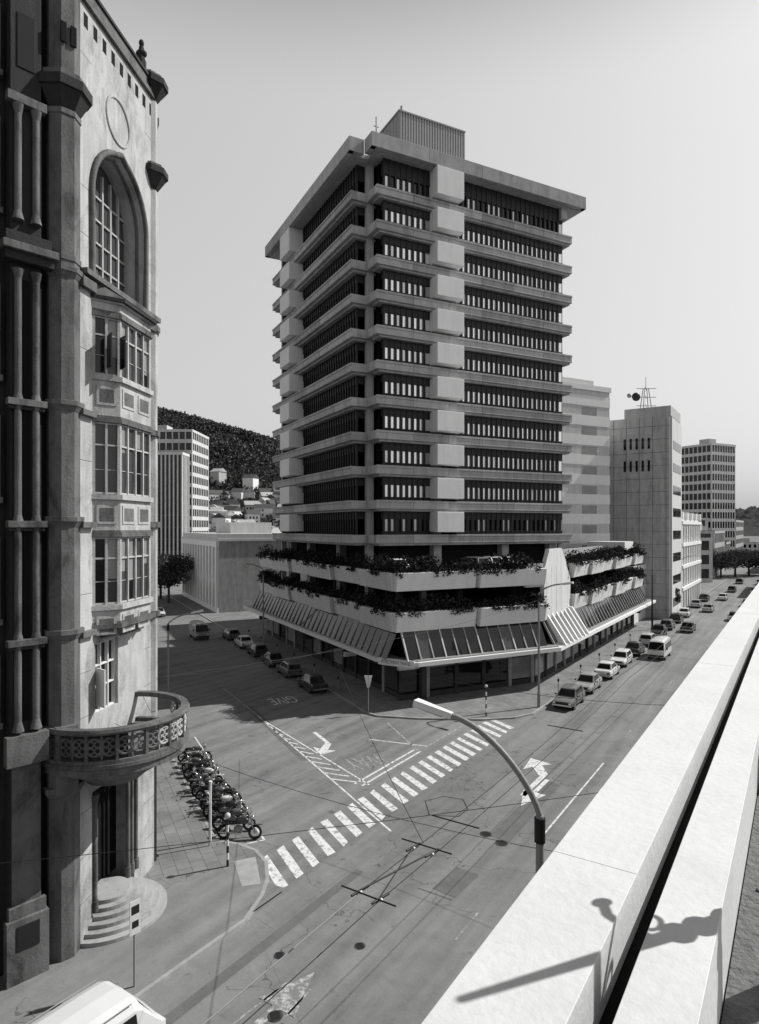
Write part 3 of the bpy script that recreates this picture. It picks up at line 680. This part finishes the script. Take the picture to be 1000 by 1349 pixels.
octo(sh,G1,-.5,.2,.56,0,36.5,stonem)
for z in(5.7,11.1,15.0,19.0,23.6): octo(sh,G1,-.5,.2,.56,z,z+.2,stonem,r1=.68); octo(sh,G1,-.5,.2,.7,z+.2,z+.38,stonem)
octo(sh,G1,-.5,.2,.56,29.4,30.0,stoned,r1=.9); octo(sh,G1,-.5,.2,.96,30.0,30.35,stoned); octo(sh,G1,-.5,.2,.8,30.35,30.6,stonem)
for z in(24.2,29.2): octo(sh,G1,-.5,.2,.6,z,z+.2,stonem)
octo(sh,G2,LG-.05,.15,.3,5.8,35.0,stonel)
for z in(29.8,33.7): octo(sh,G2,LG-.05,.15,.3,z,z+.6,stoned,r1=.72); octo(sh,G2,LG-.05,.15,.76,z+.6,z+.88,stoned); octo(sh,G2,LG-.05,.15,.6,z+.88,z+1.05,stonem)
for z in(11.1,15.0,19.0,23.6): octo(sh,G2,LG-.05,.15,.42,z,z+.25,stonem)
c=G2.p(4.7,.1); 
octo(sh,G2,4.7,.1,.2,34.5,34.9,stoned); octo(sh,G2,4.7,.1,.16,34.9,35.5,stoned,r1=.1); sh.ell((c[0],c[1],35.65),.11,.11,.15,stoned); sh.ell((c[0],c[1],35.2),.24,.17,.17,stoned)
sh.obj('corner_shafts',GE,.015)
dk=MB()
for bay in range(4):
    o=-bay*3.6
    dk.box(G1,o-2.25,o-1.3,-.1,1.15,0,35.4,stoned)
    for cu in(-2.05,-1.5):
        for z0,z1 in((8.6,11.0),(11.5,14.9),(15.4,18.9),(19.4,23.2),(25.4,28.6)):
            dk.tube(G1.p(o+cu,-.2,z0),G1.p(o+cu,-.2,z1),.11,stonem,10)
            dk.tube(G1.p(o+cu,-.2,z1-.02),G1.p(o+cu,-.2,z1+.28),.11,stonem,10,.19); dk.tube(G1.p(o+cu,-.2,z0-.3),G1.p(o+cu,-.2,z0+.02),.19,stonem,10,.11)
    dk.box(G1,o-1.88,o-1.67,-.14,-.101,8.6,23.2,darkin)
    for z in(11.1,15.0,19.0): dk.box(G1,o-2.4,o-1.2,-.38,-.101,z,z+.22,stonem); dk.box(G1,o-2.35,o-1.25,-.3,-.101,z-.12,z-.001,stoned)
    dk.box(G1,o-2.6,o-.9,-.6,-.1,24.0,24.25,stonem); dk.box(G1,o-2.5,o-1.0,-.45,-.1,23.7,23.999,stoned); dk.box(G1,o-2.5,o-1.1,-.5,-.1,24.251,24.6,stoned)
    dk.box(G1,o-2.4,o-1.2,-.35,-.1,28.9,29.2,stonem); dk.box(G1,o-2.45,o-1.15,-.4,-.1,7.2,8.2,stonem)
    dk.box(G1,o-1.3,o-.9,.25,1.15,0,35.4,darkin)
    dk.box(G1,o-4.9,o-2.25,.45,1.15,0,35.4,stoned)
    for z0,z1 in((8.6,10.8),(12,14.7),(16,18.7),(20,23),(25.5,28.5),(30,32.2)):
        dk.box(G1,o-4.6,o-2.5,.3,.46,z0,z1,gdark)
        for k in range(4): dk.box(G1,o-4.62+k*.7,o-4.54+k*.7,.2,.31,z0,z1,stonem)
        dk.box(G1,o-4.7,o-2.4,.1,.46,z0-.2,z0,stonem); dk.box(G1,o-4.6,o-2.5,.22,.31,z0+1.5,z0+1.58,stonem)
    dk.box(G1,o-2.45,o-1.15,-.4,-.1,0,2.2,stonem); dk.box(G1,o-2.35,o-1.2,-.28,-.1,2.2,2.6,stonem)
    dk.box(G1,o-2.22,o-1.33,-.16,-.101,2.6,7.2,stonem)
    dk.box(G1,o-2.05,o-1.5,-.13,-.101,30.2,32.0,gdark)
dk.box(G1,-14,-.1,-.3,1.16,35.4,35.8,stonem); dk.box(G1,-14,.1,-.12,.5,35.8,37,stoned)
dk.box(G1,-.95,-.2,-.45,-.0,5.9,8.2,stonem)
dk.box(G1,-2.15,-1.45,-.43,-.4,1.2,2.0,metald)
for k in(-.78,-.45): dk.box(G1,k,k+.2,-.40,-.34,31.6,32.3,darkin)
dk.obj('street_facade',GE,.015)
sd=MB(); G3=F(Cp[0],Cp[1],*Ld)
for i in range(6):
    for z in(2,6.5,11.5,15.5,19.5,24): sd.box(G3,1.5+i*4,4+i*4,-.02,1.1,z,z+2.6,gdark)
for z in(5.8,11.1,15,19,23.6,33): sd.box(G3,.3,26,-.25,.0,z,z+.3,stonem)
for i in range(7): sd.box(G3,.3+i*4.1,1.1+i*4.1,-.15,1.14,0,33.4,stonem)
sd.obj('side_facade',GE)
bc=MB(); cx,cy=-10.0,24.2
bc.lathe(cx,cy,[(.5,5.5),(1.0,5.65),(1.3,5.9),(1.9,6.25),(2.35,6.5),(2.62,6.58),(2.62,6.8),(2.7,6.85),(2.7,6.98),(.5,6.98)],stonem,56)
bc.lathe(cx,cy,[(2.42,8.0),(2.7,8.0),(2.74,8.08),(2.7,8.18),(2.42,8.18)],stonem,56); bc.lathe(cx,cy,[(2.46,6.98),(2.66,6.98),(2.66,7.12),(2.46,7.12)],stonem,56)
for i in range(20):
    a=-2.75+i*(3.6/19); ca,sa=math.cos(a),math.sin(a)
    f=F(cx+2.56*ca,cy+2.56*sa,-sa,ca)
    mm=stonem if i<12 else stonel
    if i%2==0: bc.box(F(cx+2.56*math.cos(a+.095),cy+2.56*math.sin(a+.095),-math.sin(a+.095),math.cos(a+.095)),-.05,.05,-.08,.08,7.1,8.0,stonem)
    qq=Vector((ca,sa,0)).to_track_quat('Z','Y')
    for du,dz in((.11,.11),(-.11,.11),(.11,-.11),(-.11,-.11)): bc.torus(f.p(du,0,7.56+dz),qq,.1,.035,mm,12,5)
    bc.torus(f.p(0,0,7.56),qq,.29,.045,mm,18,5)
    for s in(-1,1):
        for t_ in(-1,1): bc.tube(f.p(s*.2,0,7.56+t_*.2),f.p(s*.25,0,7.56+t_*.42),.03,mm,5)
bc.lathe(cx,cy,[(2.50,7.1),(2.53,7.1),(2.53,8.0),(2.50,8.0)],stoned,40,-2.9,-1.0)
bc.obj('balcony',GE)
stp=MB(); 
for i in range(6):
    r=2.2-i*.27; stp.lathe(-10.55,24.9,[(.01,.13+i*.15),(r,.13+i*.15),(r,.13+(i+1)*.15),(.01,.13+(i+1)*.15)],stepm,48)
stp.obj('entrance_steps',GE,.01)
# ---------------------------------------------------------------- viewer's building with parapet
VE=empty('roof_terrace_building',5,0)
v=MB(); v.box(SF,-12,90,-22,1.36,0,12.15,cream); v.box(SF,-12,90,-22,.37,12.15,12.25,gravel)
v.obj('walls_and_roof',VE)
v=MB(); v.box(SF,-12,90,.87,1.41,11.2,12.8,parw); v.box(SF,-12,90,.701,.869,12.2,12.45,darkin); v.box(SF,-12,90,.38,.70,12.2,12.8,parw)  # near-black groove floor paints in the shaded band along the coping
t=-10.3
while t<88: v.box(SF,t,t+.008,.87,1.412,12.5,12.802,conc); t+=7.3
v.obj('parapet',VE,.012)
b=MB(); c=(2.72,3.92)
b.tube((c[0],c[1],12.2),(c[0],c[1],15.15),.08,iron,12,.025)
b.path([(c[0],c[1],14.05),(c[0]-.02,c[1]+.15,14.14),(c[0]-.05,c[1]+.27,14.18),(c[0]-.1,c[1]+.34,14.12)],.025,iron,6)
b.ell((c[0]-.12,c[1]+.36,14.1),.045,.045,.05,iron); b.torus((c[0]-.01,c[1]+.13,14.0),Vector((1,0,0)).to_track_quat('Z','Y'),.06,.015,iron)
for z in(13.9,13.75,13.55): b.ell((c[0],c[1],z),.09,.09,.05,iron)
b.tube((c[0],c[1],12.2),(c[0],c[1],13.3),.13,iron,12,.08); b.obj('roof_finial')
b=MB(); b.box(SF,8.0,9.5,-.9,.25,12.25,12.6,conc); b.box(SF,8.0,9.5,-1.0,.3,12.6,12.68,cream); b.obj('roof_hatch',None,.01)
rub=MB()
for i in range(500):
    q,t=R.uniform(-.3,3),R.uniform(1.5,12); s_=R.uniform(.008,.03); x,y,_=S(q,t); rub.ell((x,y,12.25+s_*.4),s_,s_*R.uniform(.6,1.2),s_*.7,R.choice([gravel,conc,concd]),6,4)
rub.obj('loose_stones')
# ---------------------------------------------------------------- background buildings
def bldg(name,f,w_,d,h,floors,bw,bd_,wall_,gm=gdark,pier=.5,span=1.3,z0=0,style='grid',top=.8,parent=None):
    b=MB(); b.box(f,.15,w_-.15,.15,d-.15,z0,h,gm); fh=(h-top-z0)/floors
    nb=max(1,round(w_/bw)); nd=max(1,round(d/bd_))
    if style in('grid','band'):
        for k in range(floors): b.box(f,.02,w_-.02,.02,d-.02,z0+k*fh,z0+k*fh+span,wall_)
    if style=='fins':
        for k in range(floors): b.box(f,.1,w_-.1,.1,d-.1,z0+k*fh,z0+k*fh+.5,concd)
    b.box(f,-.1,w_+.1,-.1,d+.1,h-top,h,wall_)
    if style!='band':
        for i in range(nb+1):
            u=(w_-pier)*i/nb
            b.box(f,u,u+pier,0,.14,z0,h-top,wall_); b.box(f,u,u+pier,d-.14,d,z0,h-top,wall_)
        for i in range(nd+1):
            u=(d-pier-.3)*i/nd+.142
            b.box(f,0,.14,u,u+pier,z0,h-top,wall_); b.box(f,w_-.14,w_,u,u+pier,z0,h-top,wall_)
    b.box(f,w_*.3,w_*.6,d*.3,d*.6,h,h+2.2,wall_)
    return b.obj(name,parent)
f=F(37.6-.8915*26,105-.453*26,*Td)
b=MB(); b.box(f,0,26,0,22,0,37.2,cream)
for k in range(11): b.box(f,-.05,26.05,-.06,22,3+k*3.15,4.6+k*3.15,white); b.box(f,20,23.2,-.02,.0,1.2+k*3.15,2.8+k*3.15,gcur)
b.box(f,-.2,26.2,-.2,22.2,37,37.8,white); b.box(f,14,24.5,2,12,37.8,39.2,cream); b.obj('pale_office_building')
c2=(47.0,104.1)
f2=F(c2[0]-.836*20,c2[1]+.5485*20,.836,-.5485)
b=MB(); b.box(f2,0,20,0,11,0,33.2,conc); b.box(f2,20.001,20.3,.6,10.6,0,33.0,cream)
b.box(f2,13,20.2,0.0,10,33.2,34.8,conc)
for k in range(15): b.box(f2,0,20,-.03,-.001,1.5+k*2.15,1.54+k*2.15,concd)
for k in range(10): b.box(f2,1+k*2.05,1.04+k*2.05,-.035,-.002,0,33.2,concd)
for z in(28.0,24.3):
    for k in range(5): b.box(f2,12.9+k*.95,13.25+k*.95,-.04,.1,z,z+1.8,gdark)
for k in range(8): b.box(f2,20.29,20.34,1.5,9.5,2+k*3.7,3.4+k*3.7,gdark)
b.obj('concrete_exchange_building')
b=MB(); x,y,_=f2.p(15,5); zz0=34.8
for dx,dy in((0,0),(1.6,0),(0,1.6),(1.6,1.6)): b.tube((x+dx,y+dy,zz0),(x+.8+(dx-.8)*.4,y+.8+(dy-.8)*.4,zz0+4.4),.07,metalg,6)
for z in(1.4,2.9,4.4): b.tube((x-.8,y+.8,zz0+z),(x+2.6,y+.8,zz0+z),.06,metalg,6); b.tube((x+.2,y-.4,zz0+z),(x+1.4,y+2,zz0+z),.06,metalg,6)
b.tube((x+.8,y+.8,zz0+4.4),(x+.8,y+.8,zz0+6.4),.05,metalg,6); b.ell((x-1.2,y,zz0+2.8),.75,.35,.75,metald); b.ell((x-2.4,y,zz0+3),.4,.25,.4,metalg); b.tube((x-2.4,y,zz0+2.8),(x,y+.4,zz0+2.8),.06,metalg,6)
b.obj('microwave_mast')
f=F(119,230,*Td); bldg('distant_office_tower',f,13.2,13.2,45.4,13,1.5,1.9,concl,gdark,.35,1.1)
f=F(54.2,115,.5485,.836)
b=MB(); b.box(f,0,25,.3,14,0,16.5,cream)
for i in range(9): b.box(f,i*3,i*3+.7,0,.3,0,15.6,white)
for k in range(4):
    b.box(f,-.1,25,-.2,.3,3.6+k*4,4.2+k*4,white)
    for i in range(8): b.box(f,i*3+1.1,i*3+2.6,.22,.299,.9+k*4,3.1+k*4,gdark)
for i in range(5): b.box(f,i*6,i*6+1.2,-.1,.6,16.5,17.8,white)
b.box(f,-.02,.3,1,12,0,16,conc)
b.obj('classical_facade_building')
for i,(t,w_,h) in enumerate(((104,26,9),(132,24,12),(215,30,14),(250,34,10),(290,40,18))):
    x,y,_=S(-21.5,t); bldg('street_building',F(x,y,.5485,.836),w_,18,h,max(2,int(h/3.6)),4,4,R.choice([conc,cream,concl]),gdark,.9,1.5)
for i,(t,w_,h) in enumerate(((135,30,10),(170,30,16),(210,40,12),(260,40,22),(310,50,15))):
    x,y,_=S(16.5+0,t); bldg('street_building',F(x,y,.5485,.836),w_,18,h,max(2,int(h/3.6)),4,4,R.choice([conc,concd,concl]),gdark,.9,1.5)
b=MB(); fb=F(-28,112,*Td)
b.box(fb,0,26,0,34,0,12.6,concB); b.box(fb,-.3,26.3,-.3,34.3,12.6,13.0,cream); b.box(fb,-.15,26.15,-.15,34.15,13.0,13.9,cream)
b.box(fb,-.4,0,0,34,0,1,white)
for i in range(13):
    v_=.4+i*2.65; b.box(fb,-.45,-.001,v_,v_+.95,1,11.6,white)
    if i<12: b.box(fb,-.02,.02,v_+1.25,v_+2.35,1.4,5,gdark); b.box(fb,-.02,.02,v_+1.25,v_+2.35,6.4,10.4,gdark); b.box(fb,-.1,-.021,v_+.95,v_+2.65,5.2,6.2,white)
b.box(fb,-.5,-.001,0,34,11.6,12.6,white); b.box(fb,4,12,8,20,13.9,16,concl); b.box(fb,15,16,4,5,13.9,17,conc)
b.obj('classical_two_storey_building')
mt=bldg('ministry_tower',F(-84,203,1,-.02),25,18,46,13,2.0,2,cream,gdark,.35,1.2)
bldg('finned_lower_block',F(-83,196,1,-.02),23,6.9,38,10,1.25,1.5,concl,gdark,.45,1.0,style='fins',parent=mt)
for i in range(46):
    d=R.uniform(150,330); px=R.uniform(-.42,.9)
    x=px*d; 
    r_=x*.836-d*.5485
    if r_>-26 and r_<8: continue
    if abs((x+1.6)*Td[0]+(d-53)*Td[1]+7.8)<19: continue
    if -.40<px<-.12: h=R.uniform(4,8)
    elif px>.47: h=R.uniform(6,14)
    else: h=R.uniform(8,24)
    bldg('city_block',F(x,d,*(Td if R.random()<.7 else (1,.1))),R.uniform(9,20),R.uniform(9,16),h,max(1,int(h/3.5)),R.uniform(2.5,4),3.5,R.choice([conc,cream,concl,concd,white]),R.choice([gdark,gmid]),R.uniform(.5,1.4),R.uniform(1.1,1.9))
for v_,w_,h in((24,20,13),(48,22,9),(74,24,12)):
    x,y,_=LF.p(-19.5-16,v_+6); bldg('side_street_building',F(x,y,*Td),16,w_-2,h,3,3.5,3.5,R.choice([conc,cream]),gdark,.9,1.5)
def terr(x,y):
    a=134*math.exp(-((x+270)/350)**2-((y-730)/235)**2)+120*math.exp(-((x-1350)/420)**2-((y-1700)/420)**2)+90*math.exp(-((x+900)/500)**2-((y-1000)/300)**2)
    if a<1: return -1
    a*=1+.16*noise.noise(Vector((x/160,y/160,0)))
    return a-1
hm=M('forest_hill',.06,var=.6,scale=.03,fine=.3,bmp=1,bd=2,spec=.05)
def hill(name,x0,x1,y0,y1,nx,ny,rough_):
    b=MB(); vs=[]
    for j in range(ny+1):
        for i in range(nx+1):
            x=x0+(x1-x0)*i/nx; y=y0+(y1-y0)*j/ny; z=terr(x,y)
            if z>8: 
                k=min(1,(z-8)/25); z+=k*rough_*(abs(noise.noise(Vector((x/13,y/13,3))))*1.0+abs(noise.noise(Vector((x/5,y/5,9))))*.9)
            vs.append((x,y,z))
    b.add(vs,[(j*(nx+1)+i,j*(nx+1)+i+1,(j+1)*(nx+1)+i+1,(j+1)*(nx+1)+i) for j in range(ny) for i in range(nx)],hm,False); b.obj(name)
hill('forested_hill',-420,20,380,860,220,200,3)
hill('distant_hill',500,2200,1100,2100,160,80,14)
fr=MB()
for i in range(7000):
    y=R.uniform(440,770); x=R.uniform(-.42,-.13)*y; z=terr(x,y)
    if z<18 or (z<45 and R.random()<.5): continue
    r=R.uniform(1.6,4.2); n_=noise.noise(Vector((x/40,y/40,2)))
    fr.leaves((x,y,z+r*.6),r,r,r*1.0,9,1.5,ms=(leafl,leafm) if n_>-.1 else (leafd,leafm))
fr.obj('hillside_forest')
hs=MB()
for i in range(170):
    y=R.uniform(290,530); x=R.uniform(-.42,-.1)*y; z=max(0,terr(x,y))+R.uniform(0,3)-1
    a=R.uniform(0,3.1); f=F(x,y,math.cos(a),math.sin(a)); w_=R.uniform(7,13); d=R.uniform(6,10); h=R.uniform(4,8)
    m=R.choice([white,cream,concl,conc]); hs.box(f,0,w_,0,d,z-4,z+h,m)
    rm=R.choice([roofd,roofd,conc]); e=.5
    hs.add([f.p(-e,-e,z+h),f.p(w_+e,-e,z+h),f.p(w_+e,d+e,z+h),f.p(-e,d+e,z+h),f.p(-e,d/2,z+h+3),f.p(w_+e,d/2,z+h+3)],[(0,1,5,4),(2,3,4,5),(0,4,3),(1,2,5)],rm)
    for k in range(3):
        for s in range(int(h//3)): hs.box(f,1+k*2.2,2.1+k*2.2,-.06,0,z+1+s*3,z+2.4+s*3,gdark)
hs.obj('hillside_houses')
ht=MB()
for i in range(110):
    y=R.uniform(280,470); x=R.uniform(-.42,-.1)*y; z=max(0,terr(x,y)); r=R.uniform(2.5,5); ht.leaves((x,y,z+r*.8),r,r,r*1.1,90,1.0,ms=(leafd,leafm))
ht.obj('hillside_trees')
def tree(x,y,h,r,name='street_tree',n=3200,sz=.28,z=0):
    b=MB(); b.tube((x,y,z),(x,y,z+h*.4),r*.06,bark,8,r*.04)
    for i in range(8):
        a=i*.9+R.random(); e=(x+math.cos(a)*r*.6,y+math.sin(a)*r*.6,z+h*R.uniform(.45,.85)); b.tube((x,y,z+h*.3),e,r*.03,bark,6,r*.012)
        b.leaves(e,r*.5,r*.5,h*.19,n//12,sz,ms=(leafl,leafm))
    for i in range(9): b.leaves((x+R.uniform(-.45,.45)*r,y+R.uniform(-.45,.45)*r,z+h*R.uniform(.4,.88)),r*.5,r*.5,h*.16,n//14,sz,ms=(leafl,leafm))
    b.obj(name)
for x,y,h,r in((-42,128,10,5),(-46,135,9,5),(-38,140,8,4),(101,190,8.5,5.5),(108,195,9,6),(115,200,8,6),(122,204,8,5),(97,196,7,4),(131,212,8,6),(62,133,5,2.5)): tree(x,y,h,r)
x,y,_=S(-19,118); tree(x,y,5,2)
# ---------------------------------------------------------------- sky, sun, camera
el=math.radians(43); az=(.93,.368)
sv=Vector((az[0]*math.cos(el),az[1]*math.cos(el),math.sin(el)))
sd_=bpy.data.lights.new('sun','SUN'); sd_.energy=5.0; sd_.angle=math.radians(.5); sd_.color=(1,.995,.985)
so=bpy.data.objects.new('sun',sd_); so.rotation_euler=sv.to_track_quat('Z','Y').to_euler(); so.location=(60,20,90); scene.collection.objects.link(so)
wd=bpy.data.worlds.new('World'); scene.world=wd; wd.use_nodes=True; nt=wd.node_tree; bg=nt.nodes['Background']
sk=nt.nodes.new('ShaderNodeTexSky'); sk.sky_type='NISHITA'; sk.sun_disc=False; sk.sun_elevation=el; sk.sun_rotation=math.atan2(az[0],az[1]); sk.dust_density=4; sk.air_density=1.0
# black-and-white film response (blue/green sensitive) with the film's compressed highlights; hazy horizon, sky above the frame dimmed to cut fill light
sp=nt.nodes.new('ShaderNodeSeparateColor'); nt.links.new(sk.outputs[0],sp.inputs[0])
v=mth(nt,'ADD',mth(nt,'MULTIPLY',sp.outputs[2],.6),mth(nt,'MULTIPLY',sp.outputs[1],.4))
v=mth(nt,'POWER',mth(nt,'MULTIPLY',v,.13),.38); v=mth(nt,'MULTIPLY',v,.86/.13)
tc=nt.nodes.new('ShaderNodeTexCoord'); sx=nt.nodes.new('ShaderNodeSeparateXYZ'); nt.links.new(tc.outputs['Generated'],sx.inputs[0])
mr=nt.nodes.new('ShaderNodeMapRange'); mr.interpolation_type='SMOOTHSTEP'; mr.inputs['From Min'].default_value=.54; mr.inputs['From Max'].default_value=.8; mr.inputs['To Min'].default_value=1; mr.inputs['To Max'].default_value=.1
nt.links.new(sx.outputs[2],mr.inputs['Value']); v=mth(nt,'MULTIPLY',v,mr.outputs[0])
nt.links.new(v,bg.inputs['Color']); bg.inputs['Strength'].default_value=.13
cam=bpy.data.cameras.new('camera'); cam.sensor_fit='HORIZONTAL'; cam.sensor_width=36; cam.lens=30.46; cam.shift_y=.0205; cam.clip_start=.1; cam.clip_end=9000
co_=bpy.data.objects.new('camera',cam); co_.location=(0,0,15); co_.rotation_euler=(math.pi/2,0,0); scene.collection.objects.link(co_); scene.camera=co_
scene.view_settings.view_transform='Standard'; scene.view_settings.look='None'; scene.view_settings.exposure=0
